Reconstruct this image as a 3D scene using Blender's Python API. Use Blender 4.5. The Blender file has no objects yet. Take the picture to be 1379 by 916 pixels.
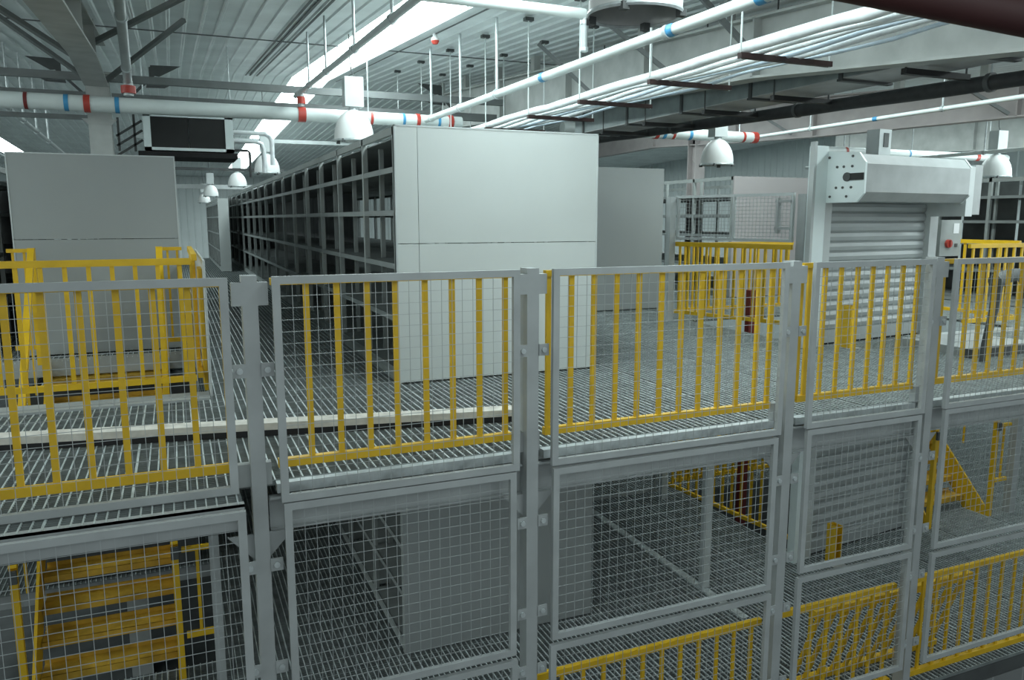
import bpy, math, random
random.seed(4)
D = bpy.data
COL = bpy.context.collection
R = math.radians
PI = math.pi

# ------------------------------------------------------------------ materials
def mat(name, col, rough=.6, metal=0., vary=.12, scale=6., bump=0., dark=None):
    m = D.materials.new(name); m.use_nodes = True
    nt = m.node_tree; b = nt.nodes['Principled BSDF']
    tc = nt.nodes.new('ShaderNodeTexCoord')
    n = nt.nodes.new('ShaderNodeTexNoise'); n.inputs['Scale'].default_value = scale; n.inputs['Detail'].default_value = 6
    nt.links.new(tc.outputs['Object'], n.inputs['Vector'])
    r = nt.nodes.new('ShaderNodeValToRGB')
    lo = dark or tuple(c * (1 - vary) for c in col); hi = tuple(min(1, c * (1 + vary)) for c in col)
    r.color_ramp.elements[0].position = .3; r.color_ramp.elements[0].color = (*lo, 1)
    r.color_ramp.elements[1].position = .7; r.color_ramp.elements[1].color = (*hi, 1)
    nt.links.new(n.outputs[0], r.inputs[0]); nt.links.new(r.outputs[0], b.inputs['Base Color'])
    b.inputs['Roughness'].default_value = rough; b.inputs['Metallic'].default_value = metal
    if bump:
        bp = nt.nodes.new('ShaderNodeBump'); bp.inputs['Strength'].default_value = bump
        nt.links.new(n.outputs[0], bp.inputs['Height']); nt.links.new(bp.outputs[0], b.inputs['Normal'])
    return m
def emis(name, col, s):
    m = D.materials.new(name); m.use_nodes = True
    nt = m.node_tree; b = nt.nodes['Principled BSDF']
    b.inputs['Base Color'].default_value = (.8, .85, .85, 1)
    tc = nt.nodes.new('ShaderNodeTexCoord'); n = nt.nodes.new('ShaderNodeTexNoise'); n.inputs['Scale'].default_value = .8
    nt.links.new(tc.outputs['Object'], n.inputs['Vector'])
    r = nt.nodes.new('ShaderNodeValToRGB')
    r.color_ramp.elements[0].color = tuple(c * .92 for c in col) + (1,); r.color_ramp.elements[1].color = (*col, 1)
    nt.links.new(n.outputs[0], r.inputs[0]); nt.links.new(r.outputs[0], b.inputs['Emission Color'])
    b.inputs['Emission Strength'].default_value = s
    return m
def block_mat(name):
    m = D.materials.new(name); m.use_nodes = True
    nt = m.node_tree; b = nt.nodes['Principled BSDF']
    tc = nt.nodes.new('ShaderNodeTexCoord'); mp = nt.nodes.new('ShaderNodeMapping')
    mp.inputs['Rotation'].default_value = (R(90), 0, 0)
    br = nt.nodes.new('ShaderNodeTexBrick'); br.inputs['Scale'].default_value = 1.
    br.inputs['Color1'].default_value = (.20, .21, .21, 1); br.inputs['Color2'].default_value = (.17, .18, .18, 1)
    br.inputs['Mortar'].default_value = (.28, .29, .29, 1); br.inputs['Mortar Size'].default_value = .008
    br.inputs['Brick Width'].default_value = .4; br.inputs['Row Height'].default_value = .2
    nt.links.new(tc.outputs['Object'], mp.inputs[0]); nt.links.new(mp.outputs[0], br.inputs['Vector'])
    nt.links.new(br.outputs[0], b.inputs['Base Color']); b.inputs['Roughness'].default_value = .85
    return m
M = dict(
    steel=mat('painted_grey_steel', (.35, .375, .375), .5, .0, .10, 5),
    steel_light=mat('light_grey_steel', (.50, .54, .54), .45, .0, .08, 4),
    galv=mat('galvanised_steel', (.50, .545, .55), .38, .35, .22, 14),
    grate=mat('galvanised_grating', (.50, .56, .56), .42, .25, .25, 9),
    grate_shade=mat('grating_bars_gap_shade', (.20, .225, .222), .55, .25, .25, 9),  # same grating steel, darkened so the gaps between bars look shaded
    wire=mat('wire_mesh_steel', (.38, .41, .41), .45, .2, .1, 8),
    yellow=mat('yellow_paint', (.66, .41, .012), .42, 0, .10, 7),
    tread=mat('worn_yellow_paint', (.52, .32, .035), .55, 0, .30, 5),
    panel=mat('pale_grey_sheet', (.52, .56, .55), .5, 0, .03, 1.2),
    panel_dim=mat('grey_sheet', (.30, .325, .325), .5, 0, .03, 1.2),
    panel_haze=mat('grey_sheet_haze_tint', (.36, .34, .34), .5, 0, .04, 1.2),  # pinkish reflected haze mixed into the sheet colour
    rack=mat('rack_grey_steel', (.33, .36, .35), .5, .1, .08, 6),
    rack_dark=mat('dark_rack_sheet', (.11, .12, .118), .6, 0, .2, 4),  # dark tone carries rack interior shade; also colours the stand head
    shelf=mat('rack_shelf_steel', (.25, .275, .27), .5, .1, .1, 3),
    roof=mat('white_roof_sheet', (.74, .79, .79), .45, .05, .10, 1.6),
    roof_dark=mat('roof_seam', (.12, .13, .13), .7, 0, .1, 3),
    wall=mat('white_wall_sheet', (.62, .68, .68), .5, 0, .05, 1),
    beam=mat('concrete_grey_paint', (.42, .44, .425), .7, 0, .14, 3.5),
    beam_haze=mat('grey_beam_haze_tint', (.36, .335, .33), .7, 0, .10, 3),  # grey beam with the pinkish reflection haze put into its colour
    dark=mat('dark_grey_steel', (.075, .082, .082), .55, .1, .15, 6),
    black=mat('black_paint', (.012, .013, .013), .6, 0, .2, 6),
    blackpipe=mat('black_pipe_insulation', (.028, .03, .031), .65, 0, .3, 12, .15),
    pipe=mat('white_pipe_paint', (.62, .68, .67), .35, 0, .06, 5),
    pipe_grey=mat('grey_pipe_paint', (.40, .44, .44), .35, .1, .08, 6),
    red=mat('red_paint', (.42, .05, .035), .45, 0, .15, 8),
    darkred=mat('dark_red_paint', (.16, .022, .02), .5, 0, .15, 8),
    tie=mat('roof_tie_grey', (.17, .185, .185), .55, 0, .12, 5),
    brown=mat('rusty_brown_paint', (.055, .03, .028), .6, 0, .3, 9),
    maroon=mat('maroon_paint', (.045, .012, .012), .6, 0, .15, 5),
    blue=mat('blue_tape', (.05, .26, .48), .5, 0, .1, 8),
    foil=mat('white_pipe_wrap', (.86, .91, .94), .35, .1, .10, 10, .25),
    foil_blue=mat('pale_blue_pipe_wrap', (.66, .78, .88), .35, .1, .10, 10, .25),
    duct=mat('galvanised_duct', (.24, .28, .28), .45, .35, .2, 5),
    duct_low=mat('galvanised_duct_lit_underside', (.40, .41, .41), .45, .2, .15, 5),  # lighter copy of the duct steel, reflected light in the colour
    lamp=mat('lamp_aluminium', (.72, .74, .73), .5, 0., .05, 5),
    lamp_in=mat('lamp_reflector', (.36, .37, .36), .3, .3, .15, 7),
    shutter=mat('shutter_slat', (.40, .43, .43), .42, .2, .05, 3),
    shutter_lt=mat('shutter_end_plate', (.76, .85, .85), .4, .05, .04, 3),
    white=mat('white_plastic', (.8, .82, .82), .4, 0, .03, 4),
    plank=mat('weathered_pale_wood', (.56, .54, .49), .8, 0, .18, 12),
    rubber=mat('black_rubber', (.015, .015, .016), .9, 0, .2, 9),
    ground=mat('dark_concrete', (.045, .05, .05), .9, 0, .3, 2),
    block=block_mat('grey_concrete_block'),
    sky=emis('translucent_rooflight', (.86, 1., 1.), 12.5),
    sticker=mat('white_sticker', (.75, .77, .78), .5, 0, .02, 4),
)

# ------------------------------------------------------------------ mesh builder
def sub(a, b): return (a[0]-b[0], a[1]-b[1], a[2]-b[2])
def add(a, b): return (a[0]+b[0], a[1]+b[1], a[2]+b[2])
def mul(a, s): return (a[0]*s, a[1]*s, a[2]*s)
def cross(a, b): return (a[1]*b[2]-a[2]*b[1], a[2]*b[0]-a[0]*b[2], a[0]*b[1]-a[1]*b[0])
def nrm(a):
    l = math.sqrt(a[0]**2+a[1]**2+a[2]**2) or 1; return (a[0]/l, a[1]/l, a[2]/l)
class MB:
    def __init__(s): s.v = []; s.f = []; s.smooth = False
    def _add(s, vs, fs):
        k = len(s.v); s.v += vs; s.f += [tuple(i+k for i in f) for f in fs]; return s
    def box(s, x0, x1, y0, y1, z0, z1):
        vs = [(x, y, z) for z in (z0, z1) for y in (y0, y1) for x in (x0, x1)]
        return s._add(vs, [(0,2,3,1),(4,5,7,6),(0,1,5,4),(2,6,7,3),(0,4,6,2),(1,3,7,5)])
    def bar(s, p, q, w, h=None, up=(0,0,1)):
        """rectangular bar p-q: width w sideways, h along 'up'"""
        h = h or w; d = nrm(sub(q, p))
        if abs(d[0]*up[0]+d[1]*up[1]+d[2]*up[2]) > .98: up = (0,1,0)
        sd = nrm(cross(d, up)); u = cross(sd, d)
        vs = []
        for c in (p, q):
            for a, b in ((-1,-1),(1,-1),(1,1),(-1,1)):
                vs.append(add(c, add(mul(sd, a*w/2), mul(u, b*h/2))))
        return s._add(vs, [(3,2,1,0),(4,5,6,7),(0,1,5,4),(1,2,6,5),(2,3,7,6),(3,0,4,7)])
    def tube(s, pts, r, n=10, caps=True):
        s.smooth = True
        rs = r if isinstance(r, (list, tuple)) else [r]*len(pts)
        rings = []
        for i, p in enumerate(pts):
            a = pts[max(0, i-1)]; b = pts[min(len(pts)-1, i+1)]
            d = nrm(sub(b, a)); up = (0,0,1) if abs(d[2]) < .9 else (1,0,0)
            sd = nrm(cross(d, up)); u = cross(sd, d)
            rings.append([add(p, add(mul(sd, rs[i]*math.cos(2*PI*k/n)), mul(u, rs[i]*math.sin(2*PI*k/n)))) for k in range(n)])
        vs = [v for rg in rings for v in rg]; fs = []
        for i in range(len(pts)-1):
            for k in range(n):
                fs.append((i*n+k, i*n+(k+1)%n, (i+1)*n+(k+1)%n, (i+1)*n+k))
        if caps:
            fs.append(tuple(range(n-1, -1, -1))); fs.append(tuple((len(pts)-1)*n+k for k in range(n)))
        return s._add(vs, fs)
    def lathe(s, prof, c=(0,0,0), n=28):
        s.smooth = True
        vs = [(c[0]+r*math.cos(2*PI*k/n), c[1]+r*math.sin(2*PI*k/n), c[2]+z) for r, z in prof for k in range(n)]
        fs = [(i*n+k, i*n+(k+1)%n, (i+1)*n+(k+1)%n, (i+1)*n+k) for i in range(len(prof)-1) for k in range(n)]
        return s._add(vs, fs)
    def prism(s, poly, ext):
        """poly: 3D points, extruded by the vector ext"""
        n = len(poly); vs = list(poly)+[add(p, ext) for p in poly]
        return s._add(vs, [tuple(range(n-1,-1,-1)), tuple(range(n, 2*n))]+[(i, (i+1)%n, n+(i+1)%n, n+i) for i in range(n)])
    def strip(s, prof, ext):
        n = len(prof); vs = list(prof)+[add(p, ext) for p in prof]
        return s._add(vs, [(i, i+1, n+i+1, n+i) for i in range(n-1)])
    def build(s, name, m, parent=None, off=(0,0,0)):
        """with a parent: vertices are world coordinates, the parent's place is taken off"""
        me = D.meshes.new(name); me.from_pydata([sub(v, off) for v in s.v], [], s.f)
        me.materials.append(M[m] if isinstance(m, str) else m); me.update()
        if s.smooth:
            me.polygons.foreach_set('use_smooth', [True]*len(me.polygons))
            try: me.set_sharp_from_angle(angle=R(40))
            except Exception: pass
        o = D.objects.new(name, me); COL.objects.link(o)
        if parent is not None: o.parent = parent
        return o
def tag(o, label, cat, group=None, kind=None):
    o['label'] = label; o['category'] = cat
    if group: o['group'] = group
    if kind: o['kind'] = kind
    return o
class Thing:
    """an Empty at the thing's base; parts are given in world coordinates"""
    def __init__(s, name, label, cat, loc, group=None):
        s.o = D.objects.new(name, None); s.o.empty_display_size = .1; COL.objects.link(s.o)
        s.o.location = loc; s.loc = loc; tag(s.o, label, cat, group)
    def part(s, name, mb, m, parent=None):
        return mb.build(name, m, parent or s.o, s.loc)
def single(name, mb, m, label, cat, group=None):
    xs = [v[0] for v in mb.v]; ys = [v[1] for v in mb.v]; zs = [v[2] for v in mb.v]
    c = ((min(xs)+max(xs))/2, (min(ys)+max(ys))/2, min(zs))
    o = mb.build(name, m, None, c); o.location = c
    return tag(o, label, cat, group)
def struct(name, mb, m):
    o = mb.build(name, m); o['kind'] = 'structure'; return o
def kids(o): return [c for c in D.objects if c.parent == o]
def dup(o, parent=None):
    c = o.copy(); COL.objects.link(c)
    if parent is not None: c.parent = parent
    for k in kids(o): dup(k, c)
    return c

LOW = -2.45            # height of the lower deck (upper deck is 0)
# ------------------------------------------------------------------ gratings
def grating(name, z, x0, x1, y0, y1, holes, py=.048, px=.03):
    mb = MB()
    def segs(a, b, cuts):
        out = []; s = a
        for c0, c1 in sorted(cuts):
            if c0 > s: out.append((s, min(c0, b)))
            s = max(s, c1)
        if s < b: out.append((s, b))
        return out
    x = x0; i = 0
    while x < x1:
        cuts = [(h[2], h[3]) for h in holes if h[0] <= x <= h[1]]
        w = .012 if i % 20 == 0 else .0075
        for a, b in segs(y0, y1, cuts): mb.box(x-w/2, x+w/2, a, b, z-.014, z)
        if i % 20 == 0: x += .016; 
        x += py; i += 1
    o1 = struct(name, mb, 'grate'); mb = MB()
    y = y0; j = 0
    while y < y1:
        cuts = [(h[0], h[1]) for h in holes if h[2] <= y <= h[3]]
        w = .012 if j % 34 == 0 else .003
        for a, b in segs(x0, x1, cuts): mb.box(a, b, y-w/2, y+w/2, z-.03, z-.003)
        y += px * (1 if y < 9 else 1.6); j += 1
    return struct(name, mb, 'grate_shade')
STAIR_X = (0., 9.68)
holes_up = [(-1.75+d, .17+d, 2.45, 4.6) for d in STAIR_X] + [(6.4, 8.3, 2.62, 4.7)]
grating('floor', 0., -3.2, 15.5, .07, 26., holes_up)
grating('floor', 0, -1.6, .23, -.235, .066, [])
grating('floor', LOW, -3.2, 15.5, .07, 20., [(6.4, 8.3, 2.62, 4.7), (-3.2, .2, 2.75, 4.88)])
g = MB(); g.box(-16, 26, -8, 38, -5.2, -5.0); struct('floor', g, 'ground')
# joists under both decks
def joists(z, nm, where):
    t = Thing(nm, f'row of grey steel joists carrying the {where} grating deck', 'joists', (4, 8, z-.2))
    for y in (1.9, 5.0, 8.2, 11.5, 15.):
        cuts = [(.25 if y < 4 else -3.2, 6.3), (8.4, 15.5)]
        for a, b in cuts:
            t.part('joist', MB().box(a, b, y-.03, y+.03, z-.2, z-.032), 'steel')
joists(0, 'deck_joists', 'upper'); joists(LOW, 'deck_joists', 'lower')

# ------------------------------------------------------------------ front posts
POSTS = [(.325, 'first'), (1.868, 'second'), (3.81, 'third'), (5.165, 'fourth'), (-1.25, 'zeroth')]
POST_LABEL = ['grey steel post between the stair guard bay and the shelving bay',
              'grey steel post in front of the big pale shelving end panel, near photo centre',
              'grey steel post left of the roller shutter, at right of the long railing bay',
              'grey steel post standing before the right edge of the roller shutter',
              '']
def post(x, label):
    t = Thing('steel_post', label, 'post', (x, 0, -5), 'front posts of the walkway')
    w = .037
    t.part('column', MB().box(x-w, x+w, -.05, .05, -5, 1.093), 'steel')
    for z, s in ((1.0, -1), (1.0, 1)):
        t.part('bracket', MB().box(*sorted((x+s*w, x+s*(w+.05))), -.05, .0, z-.055, z+.06), 'steel')
    for z in (.62, .06, -.42, -1.0, -1.38, -1.95):
        for s in (-1, 1):
            a, b = sorted((x+s*w, x+s*(w+.062)))
            if z == .06:
                t.part('bracket', MB().box(a, b-.03 if s > 0 else b, .0, .05, z-.06, z+.06), 'steel'); continue
            br = t.part('bracket', MB().box(a, b, -.058, -.05, z-.035, z+.035), 'steel')
            c = MB(); cx = x+s*(w+.03)
            c.tube([(cx, -.058, z), (cx, -.07, z)], .016, 8)
            t.part('bolt', c, 'galv', br)
    for s in (-1, 1):   # gusset plates under the edge beam
        t.part('gusset', MB().prism([(x+s*w, .0, -.26), (x+s*(w+.13), .0, -.26), (x+s*w, .0, -.40)], (0, .012, 0)), 'steel')
for i in range(4): post(POSTS[i][0], POST_LABEL[i])

# ------------------------------------------------------------------ mesh panels and railings along the front
BAYS = [(-1.14, .222), (.427, 1.765), (1.975, 3.70), (3.925, 5.06), (5.275, 6.75)]
def wires(mb, x0, x1, z0, z1, y, p=.06, t=.0027):
    n = max(2, round((x1-x0)/p)); m = max(2, round((z1-z0)/p))
    for i in range(1, n):
        x = x0+(x1-x0)*i/n + random.uniform(-.0015, .0015); mb.box(x-t/2, x+t/2, y-t/2, y+t/2, z0, z1)
    for j in range(1, m):
        z = z0+(z1-z0)*j/m; mb.box(x0, x1, y+t/2, y+t*1.5, z-t/2, z+t/2)
    return mb
def mesh_panel(name, label, group, x0, x1, z0, z1, y=-.085, w=.039, cap=None, p=.06):
    t = Thing(name, label, 'wire fence', ((x0+x1)/2, y, z0), group)
    f = MB(); d = .03
    f.box(x0, x0+w, y-d/2, y+d/2, z0, z1).box(x1-w, x1, y-d/2, y+d/2, z0, z1)
    f.box(x0+w, x1-w, y-d/2, y+d/2, z0, z0+w).box(x0+w, x1-w, y-d/2, y+d/2, z1-w, z1)
    t.part('frame', f, 'steel_light' if cap else 'steel')
    t.part('wire_mesh', wires(MB(), x0+w, x1-w, z0+w, z1-w, y, p), 'wire')
    return t
WHERE = ['in front of the yellow stair guard at far left', 'in front of the long open shelving',
         'in front of the wide empty grating floor', 'in front of the roller shutter', 'at far right past the last post']
UPZ = [(.004, 1.09), (-.075, 1.09), (-.075, 1.09), (-.06, 1.085), (-.05, 1.08)]
for i, (a, b) in enumerate(BAYS):
    mesh_panel('wire_fence', 'upper wire mesh panel ' + WHERE[i], 'upper wire mesh panels along the front', a, b, *UPZ[i])
LWHERE = ['below the upper deck in front of the yellow stair treads', 'below the upper deck in front of the lower shelving end panel',
          'below the upper deck in front of the dark lower grating floor', 'below the upper deck in front of the lower roller shutter',
          'below the upper deck in front of the second yellow stair']
LZ = [(-1.22, -.02), (-1.23, -.082), (-1.19, -.095), (-1.12, -.07), (-1.17, -.055)]
for i, (a, b) in enumerate(BAYS):
    a2, b2 = (a, b+.03) if i == 0 else (a+.01, b-.02)
    mesh_panel('wire_fence', 'grey wire mesh panel ' + LWHERE[i], 'middle wire mesh panels along the front', a2, b2 - (.015 if i == 0 else 0), *LZ[i], y=-.085 if i else -.285)
TW = ['', 'low wire mesh panel under the lower shelving end panel', 'low wire mesh panel over the lower yellow rail left of the third post',
      'low wire mesh panel in front of the leaning yellow railing', 'low wire mesh panel at lower right corner above the block wall']
for i in (1, 2, 3, 4):
    a, b = BAYS[i]
    mesh_panel('wire_fence', TW[i], 'bottom wire mesh panels along the front', a, b-.01, -2.13, LZ[i][0]-.035)

def railing(label, group, p0, p1, z0, z1, n=None, bars=None, bw=.032, top=.05, name='yellow_railing', m='yellow', rail_w=.04):
    """yellow guard rail from p0 to p1 (x,y), bottom rail z0, top rail z1"""
    t = Thing(name, label, 'railing', (p0[0], p0[1], z0), group)
    t.part('top_rail', MB().bar((*p0, z1-top/2), (*p1, z1-top/2), rail_w, top), m)
    t.part('bottom_rail', MB().bar((*p0, z0), (*p1, z0), rail_w, .045), m)
    L = math.dist(p0, p1)
    fr = bars or [(k+.5)/n for k in range(n)]
    for f in fr:
        x = p0[0]+(p1[0]-p0[0])*f; y = p0[1]+(p1[1]-p0[1])*f
        d = ((p1[0]-p0[0])/L, (p1[1]-p0[1])/L, 0)
        t.part('baluster', MB().bar((x, y, z0), (x, y, z1-top), bw, bw*.7, (-d[1], d[0], 0)), m)
    return t
RB = [[-1.05, -.89, -.731, -.584, -.431, -.274, -.117, .041, .201], [.455, .609, .767, .927, 1.083, 1.249, 1.406, 1.568, 1.728],
      [2.005, 2.158, 2.312, 2.469, 2.631, 2.797, 2.951, 3.102, 3.257, 3.41, 3.566, 3.675],
      [3.95, 3.999+.06, 4.2, 4.345, 4.495, 4.64, 4.787, 4.935, 5.06], [5.31, 5.45, 5.59, 5.741, 5.896, 6.046, 6.208, 6.36, 6.52, 6.68]]
RB[3] = [3.93, 4.0, 4.141, 4.287, 4.443, 4.587, 4.735, 4.886, 5.04]
RZ = [.105, .10, .105, .125, .14]
for i, (a, b) in enumerate(BAYS):
    a0, b0 = a+.005, b-.005
    railing('front yellow guard rail ' + WHERE[i], 'upper front yellow guard rails', (a0, .035), (b0, .035), RZ[i], 1.074,
            bars=[(x-a0)/(b0-a0) for x in RB[i]], bw=.03, top=.036)
LR = {2: 'lower yellow guard rail under the long railing bay', 3: 'lower yellow guard rail with a loose railing leaning behind it',
      4: 'lower yellow guard rail at far right above the block wall'}
for i in LR:
    a, b = BAYS[i]; a0, b0 = a-.05, b+.08
    n = round((b0-a0)/.155)
    railing(LR[i], 'lower front yellow guard rails', (a0, .10), (b0, .10), -2.35, -1.5 - .01*(4-i), n=n, bw=.026, top=.045)
# loose railing panel leaning behind the lower rail
t = Thing('yellow_railing', 'loose yellow railing leaning tilted behind the lower guard rail', 'railing', (5.3, .2, LOW))
A, B = (4.38, .18, -1.66), (6.14, .18, -1.66); A2, B2 = (4.38, .46, -2.42), (6.14, .46, -2.42)
t.part('top_rail', MB().bar(A, B, .045, .06), 'yellow'); t.part('bottom_rail', MB().bar(A2, B2, .05, .05), 'yellow')
for k in range(12):
    f = (k+.5)/12; t.part('baluster', MB().bar((A[0]+1.76*f, .19, -1.69), (A[0]+1.76*f, .45, -2.40), .034, .025), 'yellow')

# edge beams of the upper and lower deck
BW = ['at far left over the yellow stair', 'over the lower shelving end panel', 'over the dark lower floor', 'over the lower roller shutter', 'at far right over the second stair']
for i, (a, b) in enumerate(BAYS):
    x0 = a-.05 if i else -1.6; x1 = b+.06 if i < 4 else 7.6
    zt = [-.052, -.075, -.08, -.07, -.06][i]
    mb = MB()
    if i == 0:
        mb.box(x0, .235, -.25, -.24, -.135, -.002).box(x0, .235, -.25, -.20, -.014, -.002).box(x0, .235, -.25, -.21, -.135, -.127)
    else: mb.box(x0, x1, .05, .062, zt-.19, zt).box(x0, x1, .0, .062, zt-.012, zt).box(x0, x1, .02, .062, zt-.19, zt-.18)
    single('edge_beam', mb, 'steel', 'grey steel edge beam of the upper deck ' + BW[i], 'beam', 'upper deck edge beams')
    if i:
        single('angle_trim', MB().box(x0+.04, x1-.04, .0, .07, -.055, -.005), 'galv', 'galvanised angle closing the grating edge ' + BW[i], 'edge strip', 'grating edge strips')
single('edge_beam', MB().box(1.2, 8.0, .065, .12, LOW-.16, LOW-.035), 'dark', 'dark steel edge beam under the lower deck above the block wall', 'beam')
g = MB(); g.box(1.2, 9., .065, .3, -5.0, LOW-.17); struct('wall_front', g, 'block')

# loose pale plank lying across the near grating
t = Thing('wooden_plank', 'long pale weathered plank lying slantwise on the near grating', 'plank', (.4, 1.1, 0))
P0, P1 = (-1.9, 1.46), (2.15, .72)
t.part('board', MB().bar((*P0, .062), (*P1, .062), .13, .045), 'plank')
d = nrm(sub((*P1, 0), (*P0, 0))); sd = (d[1], -d[0])
t.part('gap_shade', MB().bar((P0[0]+sd[0]*.03, P0[1]+sd[1]*.03, .02), (P1[0]+sd[0]*.03, P1[1]+sd[1]*.03, .02), .075, .038), 'rubber')  # black strip stands in for the shaded gap under the board

# ------------------------------------------------------------------ racks
def rack(label, x0, x1, ys, z0, levels, top, end='panel', mids=True, seam=True, back_from=3, group='shelving racks', far_side=True, endname='end_panel', split=None):
    """run of open shelving along Y; faces at x0 and x1; ys: upright positions"""
    t = Thing('shelving_rack', label, 'shelving', ((x0+x1)/2, ys[0], z0), group)
    H = top
    if end:
        if seam:
            cut = z0+1.17
            xs = [(x0, x1)] if split is None else [(x0, split), (split, x1)]
            for a, b in xs:
                t.part(endname, MB().box(a+.002, b-.002, ys[0]-.03, ys[0], z0+.015, cut-.003), end)
                t.part(endname, MB().box(a+.002, b-.002, ys[0]-.03, ys[0], cut+.003, z0+H), end)
            t.part('edge_trim', MB().box(x0, x0+.012, ys[0]-.034, ys[0]+.03, z0, z0+H+.008).box(x1-.012, x1, ys[0]-.034, ys[0]+.03, z0, z0+H+.008)
                   .box(x0, x1, ys[0]-.034, ys[0]-.0, z0+H, z0+H+.012), 'steel_light')
        else:
            t.part(endname, MB().box(x0, x1, ys[0]-.03, ys[0], z0+.015, z0+H), end)
    w = .045
    for i, y in enumerate(ys):
        for xx, on in ((x0, True), (x1-w, far_side)):
            if not on: continue
            mb = MB(); mb.box(xx, xx+w, y, y+.05, z0, z0+H)
            up = t.part('upright', mb, 'rack')
        if mids and i:
            # perforated side frame strip behind the front upright
            t.part('side_strip', MB().box(x0+.16, x0+.2, y+.005, y+.045, z0, z0+H-.02), 'rack')
    xm = (x0+x1)/2
    for i in range(len(ys)-1):
        a, b = ys[i]+.05, ys[i+1]
        for z in levels:
            mb = MB(); zz = z0+z
            mb.box(x0+.005, x1-.005, a, b, zz-.008, zz).box(x0+.002, x0+.012, a, b, zz-.045, zz).box(x1-.012, x1-.002, a, b, zz-.045, zz)
            t.part('shelf', mb, 'shelf')
        if i >= back_from:
            t.part('shade_sheet', MB().box(xm-.005, xm+.005, a, b, z0+.1, z0+H-.03), 'rack_dark')  # dark sheet put in so the bay interior looks shaded
    t.part('far_shade_sheet', MB().box(x0+.01, x1-.01, ys[-1]+.055, ys[-1]+.06, z0+.02, z0+H-.02), 'rack_dark')  # unseen dark sheet added to shut out the bright far wall
    t.part('top_beam', MB().box(x0, x0+.03, ys[0], ys[-1], z0+H-.06, z0+H).box(x1-.03, x1, ys[0], ys[-1], z0+H-.06, z0+H), 'rack')
    t.part('kick_plate', MB().box(x0+.01, x0+.02, ys[0], ys[-1], z0+.012, z0+.10), 'rack')
    return t
YS = [2.19, 3.308, 4.544, 5.669, 6.812, 8.057, 9.299, 10.542, 11.986, 13.296, 14.644, 16.209, 17.801, 19.653, 21.5, 22.9]
LV = [.122, .564, 1.005, 1.442, 1.79]
t = rack('long open grey shelving with a big pale end panel, mid upper deck', 1.66, 3.52, YS, 0, LV, 2.105, 'panel', split=1.85, back_from=5)
t.part('roof_sheet', MB().box(1.7, 3.48, 2.25, 22.9, 2.02, 2.028), 'shelf')
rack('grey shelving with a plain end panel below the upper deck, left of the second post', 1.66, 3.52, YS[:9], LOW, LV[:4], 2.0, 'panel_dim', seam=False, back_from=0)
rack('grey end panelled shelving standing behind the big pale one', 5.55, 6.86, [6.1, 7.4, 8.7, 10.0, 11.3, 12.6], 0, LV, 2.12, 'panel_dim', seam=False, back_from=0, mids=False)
t = rack('open shelving behind the mesh cage with a haze-tinted grey end panel', 8.9, 11.2, [7.0, 8.1, 9.2, 10.3, 11.4, 12.5], 0, [.122, .564, 1.1, 1.45, 1.8], 2.1, 'panel_haze', seam=False, back_from=9)
t = rack('open shelving at the far right beyond the roller shutter', 12.1, 13.6, [1.6, 2.6, 3.6, 4.6, 5.6, 6.6, 7.6, 8.6], 0, [.122, .564, 1.0, 1.35, 1.74], 2.02, None, back_from=1)
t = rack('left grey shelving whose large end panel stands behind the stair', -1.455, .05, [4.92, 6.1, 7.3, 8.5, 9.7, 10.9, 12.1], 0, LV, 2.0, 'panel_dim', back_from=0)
t.part('roof_sheet', MB().box(-1.42, .02, 4.95, 12.1, 1.94, 1.948), 'shelf')
rack('narrow far shelving run with a slim pale end panel, left of the long one', 1.08, 1.34, [17.8, 19, 20.2, 21.4, 22.7, 24., 25.5], 0, LV, 1.9, 'panel', seam=False, back_from=0, mids=False)
rack('added dark shelving end for shade below the upper deck behind the left yellow stair', -1.455, .05, [4.95, 6.1, 7.3, 8.5], LOW, LV, 2.1, 'dark', seam=False, back_from=0, mids=False)  # added rack, its black end dims the space behind the stair
rack('dark shelving at the left photo edge behind the stair shelving', -3.1, -1.75, [4.95, 6.1, 7.3, 8.5, 9.7], 0, LV, 1.95, None, back_from=0)

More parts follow.
